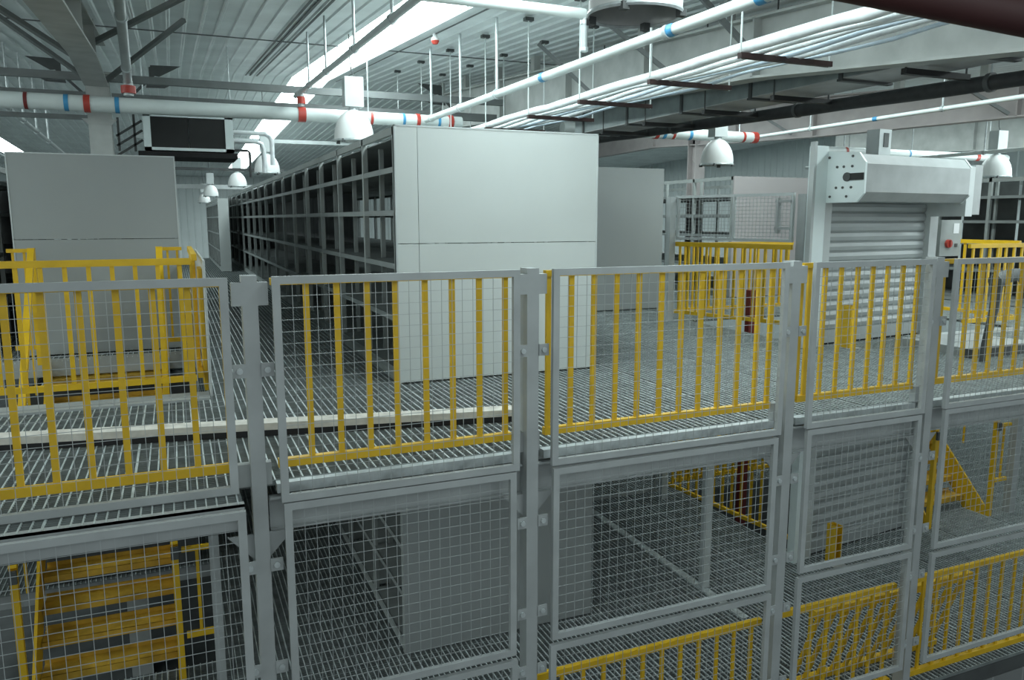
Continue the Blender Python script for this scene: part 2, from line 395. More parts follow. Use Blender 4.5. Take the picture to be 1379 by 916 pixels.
# ------------------------------------------------------------------ yellow stairs with their guards (two)
def stair(dx, words, first=True):
    grp = 'yellow stairs between the decks'
    t = Thing('yellow_stair', f'steep yellow steel stair {words[0]}', 'stairs', (-.7+dx, 2.4, LOW), grp)
    xl, xr = -1.22+dx, -.17+dx
    for k in range(1, 12):
        y = 4.66-.175*k; z = -.21*k+.03
        mb = MB()
        mb.box(xl+.02, xr-.02, y-.02, y+.21, z-.012, z).box(xl+.02, xr-.02, y-.022, y-.01, z-.055, z).box(xl+.02, xr-.02, y+.2, y+.212, z-.012, z+.035)
        t.part('tread', mb, 'tread')
    for x in (xl, xr):
        t.part('stringer', MB().prism([(x-.012, 4.6, .0), (x-.012, 4.6, -.26), (x-.012, 2.72, LOW-.0), (x-.012, 2.42, LOW), (x-.012, 2.42, -2.33)], (.024, 0, 0)), 'yellow')
    for x in (xl-.03, xr+.02):
        h = t.part('handrail', MB().bar((x, 4.5, 1.08), (x, 2.38, -1.2), .055, .055), 'yellow')
        t.part('post', MB().box(x-.025, x+.025, 2.36, 2.41, LOW, -1.2), 'yellow')
        t.part('post', MB().box(x-.03, x+.03, 4.47, 4.53, -.02, 1.1), 'yellow')
        t.part('end_cap', MB().box(x-.028, x+.028, 2.33, 2.36, -1.3, -1.2), 'dark')
        for k in range(1, 5):
            y = 4.5-.42*k; z = 1.08-1.075*.42*k
            t.part('baluster', MB().box(x-.01, x+.01, y-.01, y+.01, z-.86, z), 'yellow')
    # guard in front of the stair opening
    railing(f'yellow guard rail across the front of {words[1]}', 'guards round the stair openings', (-1.75+dx if first else 8.75, 2.40), (.10+dx, 2.40), .14, 1.075, n=12 if first else 7, bw=.03)
    railing(f'yellow guard rail along the right side of {words[1]}', 'guards round the stair openings', (.13+dx, 2.5), (.13+dx, 4.5), .14, 1.10, n=4, bw=.03)
    railing(f'short yellow rail right of the stair head, back of {words[1]}', 'guards round the stair openings', (-.12+dx, 4.62), (.06+dx, 4.62), .14, 1.09, n=2, bw=.022, top=.035)
    railing(f'short yellow rail left of the stair head, back of {words[1]}', 'guards round the stair openings', (-1.47+dx, 4.62), (-1.28+dx, 4.62), .14, 1.09, n=2, bw=.022, top=.035)
    railing(f'small yellow guard rail at the foot of the {words[2]}', 'guards at the stair feet', (-.10+dx, 2.39), (.125+dx, 2.39), -1.98, -1.23, n=1, bw=.025, top=.035)
    # kerb and side sheet
    single('kerb_plate', MB().box(-1.75+dx, .18+dx, 2.2, 2.45, -.03, .015), 'steel', f'flat grey kerb plate at the front edge of {words[1]}', 'kerb')
    single('kerb_plate', MB().box(-1.75+dx, .17+dx, 4.602, 4.63, -.16, .012), 'steel', f'grey kerb plate at the back edge of {words[1]}', 'kerb')
    if first:
        t2 = Thing('side_sheet', f'tall grey steel sheet closing the right side of {words[1]}', 'panel', (.2+dx, 3.4, 0))
        t2.part('sheet', MB().box(.185+dx, .2+dx, 2.25, 4.87, .015, 1.06), 'steel_light')
        t2.part('yellow_plate', MB().box(.155+dx, .183+dx, 2.56, 2.95, .0, .98), 'yellow')
stair(0, ('at left leading down behind the front mesh', 'the left stair opening', 'left yellow stair'))
stair(STAIR_X[1], ('at right seen through the lower mesh', 'the right stair opening', 'right yellow stair'), False)
single('support_post', MB().box(.10, .17, 1.95, 2.02, LOW, -.2), 'steel', 'slim grey support post right of the lower left stair', 'post', 'support posts under the upper deck')
single('support_post', MB().box(4.86, 4.94, 2.17, 2.25, LOW, -.2), 'steel_light', 'slim grey support post standing free on the dark lower floor', 'post', 'support posts under the upper deck')
single('support_post', MB().box(5.95, 6.04, 4.55, 4.63, LOW, -.2), 'steel_light', 'grey support post at the far corner of the lower yellow shaft railing', 'post', 'support posts under the upper deck')
single('support_post', MB().box(9.85, 9.95, 2.32, 2.42, LOW, -.2), 'steel', 'grey support post right of the lower right stair', 'post', 'support posts under the upper deck')
single('support_post', MB().box(4.7, 4.78, 4.65, 4.72, LOW, -.2), 'steel', 'grey support post at left of the lower far mesh screen', 'post', 'support posts under the upper deck')
mesh_panel('mesh_screen', 'fine wire mesh screen at the back of the dark lower floor', None, 4.8, 5.93, LOW+.1, -.3, y=4.66, p=.04)

# ------------------------------------------------------------------ lift shaft: shutters, cage, red column
def shutter(z0, label, full):
    t = Thing('roller_shutter', label, 'roller shutter', (6.15, 2.25, z0), 'roller shutters of the goods lift')
    t.o.rotation_euler = (0, 0, R(6)); L = (0, 0, 0)
    def P(n, mb, m, par=None): return mb.build(n, m, par or t.o, L)
    H = 2.12
    P('side_post', MB().box(0, .17, 0, .10, 0, H if full else 2.1), 'shutter_lt')
    P('guide', MB().box(.19, .30, .02, .12, 0, 1.55 if full else 2.1), 'steel_light')
    P('guide', MB().box(2.02, 2.17, .02, .14, 0, 1.55 if full else 2.1), 'steel_light')
    c = MB(); prof = []; n = 15; h = 1.60 if full else 2.05
    p = h/n
    for k in range(n):
        z = .06+k*p
        prof += [(.30, .10, z), (.30, .085, z+p*.12), (.30, .075, z+p*.5), (.30, .085, z+p*.85), (.30, .105, z+p*.93)]
    c.strip(prof, (1.72, 0, 0)); c.smooth = False
    P('curtain', c, 'shutter')
    P('bottom_bar', MB().box(.30, 2.02, .07, .12, .02, .16), 'shutter')
    P('rubber_seal', MB().box(.30, 2.02, .08, .11, 0, .02), 'rubber')
    if full:
        y0 = -.42
        prof = [(0, 1.55), (-.10, 1.55), (y0, 1.55), (y0-.08, 1.64), (y0-.08, 1.92), (y0, 2.02), (0, 2.06)]
        prof = [(a+.06, b) for a, b in prof]
        P('housing', MB().prism([(.20, y, z) for y, z in prof], (1.76, 0, 0)), 'steel')
        ep = P('end_plate', MB().prism([(.17, y-.01 if i not in (0, 6) else y, z+(.012 if z > 1.8 else -.012)) for i, (y, z) in enumerate(prof)], (.028, 0, 0)), 'shutter_lt')
        P('end_plate', MB().prism([(1.96, y+.0, z+(.012 if z > 1.8 else -.012)) for y, z in prof], (.03, 0, 0)), 'steel_light')
        P('slot', MB().box(.155, .17, -.44, -.24, 1.76, 1.83), 'black', ep)
        b = MB(); b.tube([(.15, -.25, 1.795), (.168, -.25, 1.795)], .045, 12); P('axle', b, 'dark', ep)
        for yy, zz in ((-.12, 1.9), (-.2, 1.9), (-.3, 1.9), (-.12, 1.69), (-.2, 1.69), (-.3, 1.69), (-.02, 2.0), (-.3, 2.0), (-.05, 1.6), (-.25, 1.6)):
            b = MB(); b.tube([(.16, yy, zz), (.17, yy, zz)], .013, 8); P('bolt', b, 'dark', ep)
        P('support_bracket', MB().prism([(1.99, -.40, 1.95), (1.99, -.40, 1.40), (2.12, -.40, 1.40), (2.12, -.40, 1.95)], (0, .45, 0)), 'steel_light')
        P('support_bracket', MB().box(2.12, 2.26, -.40, -.28, 1.42, 1.97), 'steel')
        P('top_post', MB().box(-.035, .0, .0, .06, 0, 2.16), 'steel_light')
        P('top_box', MB().box(.97, 1.17, .0, .16, 2.06, 2.34), 'steel_light')
        P('vent_slot', MB().box(1.04, 1.12, -.008, 0, 2.15, 2.3), 'dark')
    return t
shutter(0, 'upper grey roller shutter with a bulky roll housing on top', True)
shutter(LOW, 'lower grey roller shutter seen through the mesh under the upper deck', False)
for z0, w in ((0, 'upper'), (LOW, 'lower')):
    t = Thing('guard_bollard', f'yellow steel guard channel at the left foot of the {w} roller shutter', 'bollard', (6.62, 2.1, z0), 'yellow guard channels at the shutters')
    t.part('channel', MB().box(6.52, 6.535, 2.02, 2.16, z0, z0+.46).box(6.60, 6.615, 2.02, 2.16, z0, z0+.46).box(6.53, 6.60, 2.14, 2.16, z0, z0+.46), 'yellow')
    t.part('base_plate', MB().box(6.48, 6.66, 1.98, 2.19, z0, z0+.012), 'steel')
t = Thing('control_box', 'grey control box with a red rotary switch right of the roller shutter', 'control box', (8.55, 2.56, .92))
t.part('cabinet', MB().box(8.37, 8.72, 2.50, 2.62, .93, 1.36), 'rack')
b = MB(); b.tube([(8.50, 2.50, 1.08), (8.50, 2.47, 1.08)], .05, 14); sw = t.part('rotary_switch', b, 'red')
t.part('switch_grip', MB().box(8.49, 8.51, 2.45, 2.47, 1.04, 1.12), 'red', sw)
t.part('display', MB().box(8.58, 8.67, 2.494, 2.5, 1.2, 1.32), 'sticker'); t.part('key_lock', MB().box(8.62, 8.66, 2.49, 2.5, 1.04, 1.08), 'dark')

# cage on the left side of the shaft
C0, C1 = (6.2, 4.76), (6.72, 3.15)
railing('yellow guard rail under the mesh cage left of the roller shutter', 'guard rails round the lift shaft', C0, C1, .13, 1.07, n=12, bw=.03, top=.06)
railing('yellow guard rail at the back of the upper lift shaft', 'guard rails round the lift shaft', (6.35, 4.85), (8.3, 4.85), .13, 1.05, n=14, bw=.03)
railing('yellow guard rail beside the shaft on the lower deck', 'guard rails round the lift shaft', (6.2, 4.76), (6.42, 2.5), LOW+.13, LOW+1.07, n=14, bw=.03)
railing('yellow guard rail at the back of the lower lift shaft', 'guard rails round the lift shaft', (6.35, 4.85), (8.3, 4.85), LOW+.13, LOW+1.05, n=14, bw=.03)
t = Thing('mesh_cage', 'grey framed wire mesh cage wall on top of the shaft guard rail', 'mesh panel', (6.45, 4., 1.08))
dv = nrm((C1[0]-C0[0], C1[1]-C0[1], 0)); Lc = math.dist(C0, C1)
def cg(s, z): return (C0[0]+dv[0]*s, C0[1]+dv[1]*s, z)
f = MB()
for z in (1.115, 1.66): f.bar(cg(0, z), cg(Lc, z), .035, .035)
for s in (.02, Lc*.52, Lc-.02): f.bar(cg(s, 1.115), cg(s, 1.66), .035, .035)
t.part('frame', f, 'steel_light')
f = MB(); n = 34
for k in range(1, n): f.bar(cg(Lc*k/n, 1.13), cg(Lc*k/n, 1.65), .0045)
for k in range(1, 12): f.bar(cg(0, 1.115+.545*k/12), cg(Lc, 1.115+.545*k/12), .0045)
t.part('wire_mesh', f, 'wire')
f = MB()
for z in (1.26, 1.58): f.bar(cg(Lc*.86, z), cg(Lc*.98, z), .05, .03)
f.bar(cg(Lc*.88, 1.2), cg(Lc*.88, 1.62), .05, .035)
t.part('latch', f, 'steel')
single('cage_post', MB().box(6.08, 6.17, 4.74, 4.84, 0, 1.66), 'steel_light', 'pale grey post at the far left end of the mesh cage', 'post', 'posts of the lift shaft')
single('cage_post', MB().box(6.74, 6.86, 3.0, 3.12, 0, 1.66), 'steel', 'grey post between the mesh cage and the roller shutter', 'post', 'posts of the lift shaft')
single('shaft_column', MB().box(7.1, 7.2, 4.3, 4.4, -5, .42), 'darkred', 'dark red steel column inside the lift shaft', 'column')

single('floor_strip', MB().box(4.82, 4.90, 1.5, 4.6, LOW+.001, LOW+.006), 'galv', 'galvanised splice strip lying across the dark lower floor', 'strip')
# bent dark arm at far right
t = Thing('steel_stand', 'dark grey bent steel stand on the grating behind the rightmost front wire fence', 'stand', (7.13, .95, 0))
mb = MB(); mb.tube([(7.12, .95, .0), (7.14, .95, .18), (7.22, .97, .38), (7.27, .98, .6), (7.28, .98, .75)], [.035, .035, .04, .045, .05], 10)
t.part('leg', mb, 'dark')
mb = MB(); mb.tube([(7.24, .98, .77), (7.45, .98, .83), (7.9, 1.0, .84)], [.075, .065, .05], 12); t.part('head', mb, 'rack_dark')
mb = MB(); mb.tube([(7.62, .98, .8), (7.72, .98, .62), (7.9, .98, .5)], .035, 8); t.part('brace', mb, 'dark')
single('kerb_plate', MB().box(7.2, 8.3, 1.12, 1.2, .0, .09), 'dark', 'dark kerb strip on the grating at the far right', 'kerb')
single('floor_plate', MB().box(7.25, 8.3, 1.2, 2.0, .0, .085), 'steel', 'pale checker floor plate behind the dark kerb strip', 'plate')

# ------------------------------------------------------------------ roof
RIDGE = 12.
def zr(y): return 3.3+.065*y if y < RIDGE else 3.3+.065*RIDGE-.03*(y-RIDGE)
SKY = [(2.28, 2.96), (8.0, 8.7), (13.6, 14.3), (-5.2, -4.5)]  # second and third strips are added glow to light unseen bays
def roof_prof(x0, x1):
    p = []; x = x0; k = .19
    while x < x1-.01:
        p += [(x, 0), (x+.012, .022), (x+.035, .022), (x+.047, 0)]
        x += k
    p.append((x1, 0)); return p
mb = MB()
segs = []; cur = -12.
for a, b in sorted(SKY): segs.append((cur, a)); cur = b
segs.append((cur, 19.))
for a, b in segs:
    pr = roof_prof(a, b)
    for y0, y1 in ((-3.2, RIDGE), (RIDGE, 36.)):
        k = len(mb.v)
        vs = [(x, y0, zr(y0)-d) for x, d in pr]+[(x, y1, zr(y1)-d) for x, d in pr]; n = len(pr)
        mb._add(vs, [(i, n+i, n+i+1, i+1) for i in range(n-1)])
for a, b in SKY:      # roof sheets beyond the ends of the rooflights
    mb._add([(a, -3.2, zr(-3.2)), (b, -3.2, zr(-3.2)), (b, -2.2, zr(-2.2)), (a, -2.2, zr(-2.2))], [(0, 1, 2, 3)])
    mb._add([(a, RIDGE if a == 8.0 else 33, zr(RIDGE if a == 8.0 else 33)), (b, RIDGE if a == 8.0 else 33, zr(RIDGE if a == 8.0 else 33)), (b, 36, zr(36)), (a, 36, zr(36))], [(0, 1, 2, 3)])
struct('ceiling', mb, 'roof')
for i, (a, b) in enumerate(SKY):
    mb = MB()
    ys = [-2.2, 1., 4.2, 7.4, RIDGE, 16, 20, 24, 28, 33]
    if a == 8.0: ys = ys[:5]
    for y0, y1 in zip(ys, ys[1:]):
        e = .012
        mb._add([(a, y0+e, zr(y0+e)+.01), (b, y0+e, zr(y0+e)+.01), (b, y1-e, zr(y1-e)+.01), (a, y1-e, zr(y1-e)+.01)], [(0, 1, 2, 3)])
    o = struct(f'window_{i+1}', mb, 'sky')
# thin seams across the roof
for y, x0, x1, i in ((7.3, -6, 2.28, 1), (7.3, 2.96, 8, 2)):
    struct(f'trim_{i}', MB().bar((x0, y, zr(y)-.03), (x1, y, zr(y)-.03), .02, .012), 'roof_dark')
for x, i in ((1.42, 3), (1.62, 4), (1.5, 6)):
    struct(f'trim_{i}', MB().bar((x, .5, zr(.5)-.02), (x, RIDGE, zr(RIDGE)-.02), .03, .012), 'roof_dark')
mb = MB(); mb.bar((3.12, .5, zr(.5)-.03), (3.12, RIDGE, zr(RIDGE)-.03), .012, .012); struct('trim_5', mb, 'roof_dark')
# walls
def corr_wall(name, p0, p1, z0, z1, m='wall', k=.3):
    d = nrm(sub((*p1, 0), (*p0, 0))); L = math.dist(p0, p1); nn = (d[1], -d[0]); pr = []; s = 0
    while s < L:
        for a, b in ((0, 0), (.02, .03), (.06, .03), (.08, 0)):
            pr.append((p0[0]+d[0]*(s+a)+nn[0]*b, p0[1]+d[1]*(s+a)+nn[1]*b, z0))
        s += k
    pr.append((*p1, z0)); mb = MB(); mb.strip(pr, (0, 0, z1-z0)); struct(name, mb, m)
corr_wall('wall_back', (-12, 36), (19, 36), -5, 3.36)
corr_wall('wall_right', (19, 36), (19, -3.2), -5, 4.1)
corr_wall('wall_left', (-12, -3.2), (-12, 36), -5, 4.1)

# rafters (one per roof bay), columns
RX = [-.78, 4.98, 10.6, 16.2]
def rafter(x, label, m, y0, y1, hb, w=.2):
    """hb: list of (y, bottom z) of the haunched lower flange"""
    t = Thing('roof_rafter', label, 'rafter', (x, y0, hb[0][1]), 'roof rafters')
    top = [(y, zr(y)-.26) for y, z in hb]
    web = MB(); n = len(hb)
    for (ya, za), (yb, zb), (_, ta), (_, tb) in zip(hb, hb[1:], top, top[1:]):
        web.prism([(x-.012, ya, za), (x-.012, yb, zb), (x-.012, yb, tb), (x-.012, ya, ta)], (.024, 0, 0))
    t.part('web', web, m)
    lo = MB(); hi = MB()
    for (ya, za), (yb, zb) in zip(hb, hb[1:]):
        lo.bar((x, ya, za), (x, yb, zb), w, .022)
    for (ya, za), (yb, zb) in zip(top, top[1:]): hi.bar((x, ya, za), (x, yb, zb), w, .022)
    t.part('bottom_flange', lo, m); t.part('top_flange', hi, m)
    for ya, za in hb[1:-1]:
        t.part('stiffener', MB().box(x-w/2, x+w/2, ya-.01, ya+.01, za, zr(ya)-.26), m)
    yy = y0+.6
    while yy < y1:      # purlin cleats between rafter and roof
        t.part('cleat', MB().box(x-.05, x+.05, yy-.06, yy+.06, zr(yy)-.26, zr(yy)-.03), 'beam'); yy += 1.45
    return t
rafter(RX[0], 'roof rafter at left ending on the left column', 'beam', -1, 7.6, [(-1, 2.75), (2, 2.92), (4.2, 3.03), (5.6, 3.10), (7.25, 3.02)], .27)
rafter(RX[1], 'long deep roof rafter above the white wrapped pipes', 'beam', -1.2, 11, [(-1.2, 2.36), (1.8, 2.64), (3.6, 2.72), (5.5, 2.80), (7.8, 2.93), (11, 3.1)])
rafter(RX[2], 'haze-tinted grey roof rafter above the roller shutter', 'beam_haze', -1.2, 22, [(-1.2, 2.62), (3.2, 2.74), (6.9, 2.82), (9, 2.9), (12, 3.05), (17, 2.98), (22, 2.85)])
rafter(RX[3], 'farthest roof rafter at upper right', 'beam', -1.2, 12, [(-1.2, 2.6), (4, 2.72), (8, 2.85), (12, 3.1)])
CL = {RX[0]: ('grey steel roof column behind the left shelving end panel', 'beam', 7.45), RX[2]: ('haze-tinted grey roof column behind the mesh cage', 'beam_haze', 10.4)}
for x, (lb, m, y) in CL.items():
    t = Thing('roof_column', lb, 'column', (x, y, -5), 'roof columns')
    t.part('shaft', MB().box(x-.13, x+.13, y-.14, y-.12, -5, zr(y)-.62).box(x-.13, x+.13, y+.12, y+.14, -5, zr(y)-.62).box(x-.012, x+.012, y-.12, y+.12, -5, zr(y)-.62), m)
    t.part('cap_plate', MB().box(x-.2, x+.2, y-.18, y+.18, zr(y)-.62, zr(y)-.59), m)
    t.part('knee_plate', MB().prism([(x-.13, y-.15, 2.55), (x+.13, y-.15, 2.55), (x+.2, y-.15, 2.62), (x-.2, y-.15, 2.62)], (0, .02, 0)), m)
# tie beams between the rafters (X direction) with fly braces
def tie(name, label, x0, x1, y, z, r, m='tie', grp='roof tie beams'):
    return single(name, MB().bar((x0, y, z), (x1, y, z), r, r*1.25), m, label, 'beam', grp)
tie('roof_tie', 'upper grey roof tie beam left of the left column', -7, -.9, 7.6, 3.17, .075)
tie('roof_tie', 'upper grey roof tie beam between the left column and the long rafter', -.65, 4.86, 7.6, 3.17, .075)
tie('roof_tie', 'lower grey roof tie beam left of the left column', -7, -.9, 7.9, 2.965, .09)
tie('roof_tie', 'lower grey roof tie beam between the left column and the long rafter', -.65, 4.86, 7.9, 2.965, .09)
tie('roof_tie', 'thin roof tie beam beyond the main pipe at left', -7, -.93, 8.3, 2.74, .05)
tie('roof_tie', 'thin pale roof tie beam beyond the main pipe', -.6, 4.9, 13.5, 3.0, .06, 'pipe_grey')
BR = [((-.85, 5.95, 3.1), (-1.75, 4.3, 3.50), 'left of the left rafter, nearest'), ((-.85, 7.35, 3.08), (-1.75, 6.0, 3.62), 'left of the left rafter, by the column'),
      ((-.72, 5.75, 3.22), (.35, 4.3, 3.53), 'right of the left rafter, nearest'), ((-.70, 7.2, 3.05), (.25, 6.0, 3.62), 'right of the left rafter, by the column'),
      ((4.9, 3.0, 2.82), (4.3, 3.4, 3.40), 'on the long rafter under the big lamp'), ((4.9, 4.7, 2.86), (4.3, 5.1, 3.52), 'on the long rafter, right of the drop pipe'),
      ((4.9, 1.7, 2.75), (4.35, 1.9, 3.32), 'on the long rafter, above the cable hangers'),
      ((10.5, 7.4, 2.9), (9.8, 8.0, 3.5), 'on the haze-tinted grey rafter at left'), ((10.5, 3.3, 2.78), (9.8, 3.9, 3.4), 'on the haze-tinted grey rafter at right')]
for p, q, w in BR:
    single('fly_brace', MB().bar(p, q, .05, .045), 'tie', 'dark diagonal roof brace ' + w, 'brace', 'roof braces')
for cx, yy, s, w in ((-1.60, 10., -1, 'left of the left rafter'), (-.05, 10.0, 1, 'right of the left column'), (4.5, 10., -1, 'beside the long rafter')):
    mb = MB()
    z = zr(yy)-.22
    mb.prism([(cx+s*.30, yy, z+.06), (cx-s*.14, yy, z+.05), (cx-s*.16, yy, z-.10), (cx-s*.02, yy, z-.12)], (0, .02, 0))
    mb.prism([(cx+s*.22, yy, z-.2), (cx-s*.2, yy, z-.2), (cx-s*.22, yy, z-.3), (cx+s*.05, yy, z-.29)], (0, .02, 0))
    mb.bar((cx-s*.15, yy+.01, z+.02), (cx-s*.15, yy+.01, z-.26), .03); mb.bar((cx-s*.1, yy+.01, z-.1), (cx-s*.62, yy+.01, z-.62), .04)
    single('gusset_bracket', mb, 'dark', 'dark pointed gusset bracket on the roof ' + w, 'bracket', 'gusset brackets under the roof')

# ------------------------------------------------------------------ main sprinkler pipe and branches
def main_pipe(label, x0, x1, y, z, r0, r1, bands, m='pipe'):
    t = Thing('sprinkler_main', label, 'pipe', (x0, y, z), 'sprinkler main pipes')
    n = 8; mb = MB(); mb.tube([(x0+(x1-x0)*k/n, y, z) for k in range(n+1)], [r0+(r1-r0)*k/n for k in range(n+1)], 16); t.part('pipe', mb, m)
    for q in (.1, .42, .85):
        xx = x0+(x1-x0)*q+.2; mb = MB(); mb.tube([(xx, y, z), (xx, y, zr(y)-.04)], .01, 6); t.part('hanger', mb, 'galv')
    for x, c, w in bands:
        f = (x-x0)/(x1-x0); rr = r0+(r1-r0)*f+.004
        if c in ('red_c',):
            mb = MB(); mb.tube([(x-w, y, z), (x+w, y, z)], rr+.007, 14); t.part('coupling', mb, 'red')
        else:
            mb = MB(); mb.tube([(x-w, y, z), (x+w, y, z)], rr, 16, False); t.part('tape_band', mb, c)
    return t
main_pipe('big white sprinkler main pipe crossing the upper left under the roof', -6.5, 3.95, 7., 2.762, .112, .082,
          [(-1.52, 'darkred', .02), (-1.10, 'blue', .025), (-.88, 'red_c', .035), (-.55, 'blue', .025), (1.675, 'red_c', .05), (2.62, 'red', .02), (3.08, 'blue', .02), (3.29, 'red_c', .025), (3.6, 'blue', .02), (3.78, 'red_c', .035)])
main_pipe('white sprinkler main pipe behind the hanging lamp above the cage', 5.6, 9.35, 7., 2.76, .095, .085, [(7.3, 'red_c', .03), (7.44, 'blue', .03), (7.62, 'red', .025), (7.95, 'blue', .03), (9.05, 'red', .025), (9.3, 'red_c', .05)])
main_pipe('white sprinkler main pipe above the far right shelving', 10.8, 15.8, 7., 2.60, .075, .075, [(11.4, 'red', .03), (12.4, 'red_c', .03), (13.0, 'blue', .02), (14.9, 'red', .05), (15.5, 'red_c', .04)])
def branch(label, x, y0, z0, y1, z1, r, drops, tee=None, m='pipe_grey', bands=(), x1=None):
    x1 = x if x1 is None else x1
    t = Thing('sprinkler_branch', label, 'pipe', (x, y0, min(z0, z1)), 'sprinkler branch pipes')
    mb = MB(); mb.tube([(x, y0, z0), (x1, y1, z1)], r, 12); t.part('pipe', mb, m)
    for y in drops:
        f = (y-y0)/(y1-y0); z = z0+(z1-z0)*f; xx = x+(x1-x)*f
        mb = MB(); mb.tube([(xx, y, z), (xx, y, zr(y)-.03)], r*.42, 8); t.part('hanger', mb, 'galv')
        mb = MB(); mb.tube([(xx, y-.02, z), (xx, y+.02, z)], r+.012, 12); t.part('clamp', mb, 'galv')
    for y, c in bands:
        f = (y-y0)/(y1-y0); z = z0+(z1-z0)*f
        mb = MB(); mb.tube([(x+(x1-x)*f, y-.04, z), (x+(x1-x)*f, y+.04, z)], r+.004, 12, False); t.part('tape_band', mb, c)
    if tee:
        y, zm = tee; f = (y-y0)/(y1-y0); z = z0+(z1-z0)*f; xx = x+(x1-x)*f
        mb = MB(); mb.tube([(xx, y, z), (xx, y, zm)], r*1.15, 12); t.part('riser', mb, m)
        mb = MB(); mb.tube([(xx, y, zm+.03), (xx, y, zm+.12)], r*1.7, 12); t.part('coupling', mb, 'red')
    return t
branch('grey branch pipe running up past the rooflight from the main pipe', 1.675, 1.2, 2.90, 7.5, 3.07, .032, (5.1, 6.3, 3.6, 2.2), (6.98, 2.87))
branch('white branch pipe above the big shelving end panel', 3.375, -.3, 2.705, 6.84, 2.755, .042, (5.4, 4.2, 6.6, .9), None, 'pipe', ((3.0, 'blue'), (.85, 'blue'), (-.1, 'blue')))
branch('grey branch pipe coming down onto the main pipe beside the left column', -.30, 3.2, 3.42, 7.2, 3.04, .05, (4.6, 6.4), (7.0, 2.88), x1=-.42)
branch('thin white branch pipe in front of the haze-tinted grey rafter', 9.6, .5, 2.86, 8.6, 2.80, .03, (1.6, 3.6, 6.), None, 'pipe', ((4.7, 'blue'),))
branch('thin white branch pipe above the roller shutter', 12.4, 1.5, 2.48, 9, 2.44, .03, (3., 5., 8.), None, 'pipe')
branch('thin grey branch pipe under the falling roof at far left', -2.1, 9., 2.98, 17, 2.74, .035, (9.6, 10.8, 12.1, 13.5), None)
t = Thing('cross_pipe', 'white cross pipe in front of the big lamp at the top', 'pipe', (.9, 2.1, 3.1))
mb = MB(); mb.tube([(.6, 2.1, 3.10), (3.33, 2.1, 3.10)], .044, 14); t.part('pipe', mb, 'pipe')
mb = MB(); mb.tube([(3.33, 2.1, 3.12), (3.33, 2.1, 2.79)], .028, 10); t.part('riser', mb, 'pipe_grey')
for z in (3.03, 2.81):
    mb = MB(); mb.tube([(3.33, 2.1, z-.015), (3.33, 2.1, z+.015)], .036, 10); t.part('coupling', mb, 'galv')
mb = MB(); mb.lathe([(.0, -.09), (.035, -.08), (.05, -.05), (.05, -.03)], (2.98, 3.2, zr(3.2)-.05), 16)
t = Thing('fire_detector', 'small red and white detector bulb on the roof beside the rooflight', 'detector', (3.12, 5.6, zr(5.6)-.15))
c = (3.12, 5.6, zr(5.6)-.06)
mb = MB(); mb.lathe([(0, -.095), (.03, -.088), (.047, -.06), (.05, -.045)], c, 16); t.part('red_cap', mb, 'red')
mb = MB(); mb.lathe([(.05, -.045), (.048, -.02), (.03, .0), (.03, .04), (0, .04)], c, 16); t.part('base', mb, 'white')

# ------------------------------------------------------------------ tray of white wrapped pipes on hangers
t = Thing('pipe_tray', 'bundle of white wrapped pipes hung on dark bars under the roof', 'pipes', (4.1, 3, 2.5))
HY = [.48, 1.62, 2.85, 4.05, 5.35, 6.7, 8.1, 9.5]
def tray_x(y): return 3.68, 4.50
for i, (x, r, m) in enumerate(((3.755, .04, 'foil'), (3.88, .022, 'foil'), (3.985, .024, 'foil'), (4.09, .022, 'foil_blue'), (4.195, .032, 'foil'), (4.31, .014, 'foil_blue'))):
    pts = []; y = -2.05
    while y < 9.9:
        k = min(abs(y-h) for h in HY)
        pts.append((x+random.uniform(-.008, .008), y, 2.512+r+.012*math.sin(y*3+i)*(1 if i else .5)+random.uniform(-.004, .004))); y += .3
    mb = MB(); mb.tube(pts, [r*random.uniform(.92, 1.08) for _ in pts], 12); t.part('wrapped_pipe', mb, m)
for y in HY:
    hb = t.part('hanger_bar', MB().box(3.68, 4.51, y-.022, y+.022, 2.475, 2.512), 'brown')
    for x in (3.69, 4.50):
        mb = MB(); mb.tube([(x, y, 2.47), (x, y, zr(y)-.06)], .007, 6); t.part('rod', mb, 'pipe', hb)
        t.part('rod_cap', MB().box(x-.05, x+.05, y-.035, y+.035, zr(y)-.06, zr(y)-.025), 'dark', hb)

# rectangular duct with trapeze hangers
t = Thing('air_duct', 'long galvanised rectangular air duct under the long rafter', 'duct', (5.7, 2.5, 2.5))
y0, y1 = -2.6, 6.0
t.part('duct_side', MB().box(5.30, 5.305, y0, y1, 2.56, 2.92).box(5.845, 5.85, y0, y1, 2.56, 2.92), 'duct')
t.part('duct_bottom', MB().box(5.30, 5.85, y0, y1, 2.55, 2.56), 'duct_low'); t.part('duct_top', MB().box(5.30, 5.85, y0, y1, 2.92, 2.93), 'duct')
t.part('duct_end', MB().box(5.305, 5.84, y1-.01, y1, 2.56, 2.92), 'duct')
for y in (.0, 1.15, 2.3, 3.45, 4.6, 5.75):
    mb = MB(); mb.box(5.285, 5.30, y-.02, y+.02, 2.54, 2.95); mb.box(5.28, 5.87, y-.03, y+.03, 2.53, 2.55); t.part('flange', mb, 'dark')
for y in (.45, 1.9, 2.95, 4.1, 5.1):
    hb = t.part('hanger_bar', MB().box(5.22, 5.93, y-.025, y+.025, 2.47, 2.515), 'black')
    for x in (5.24, 5.91):
        mb = MB(); mb.tube([(x, y, 2.5), (x, y, zr(y)-.05)], .008, 6); t.part('rod', mb, 'dark', hb)
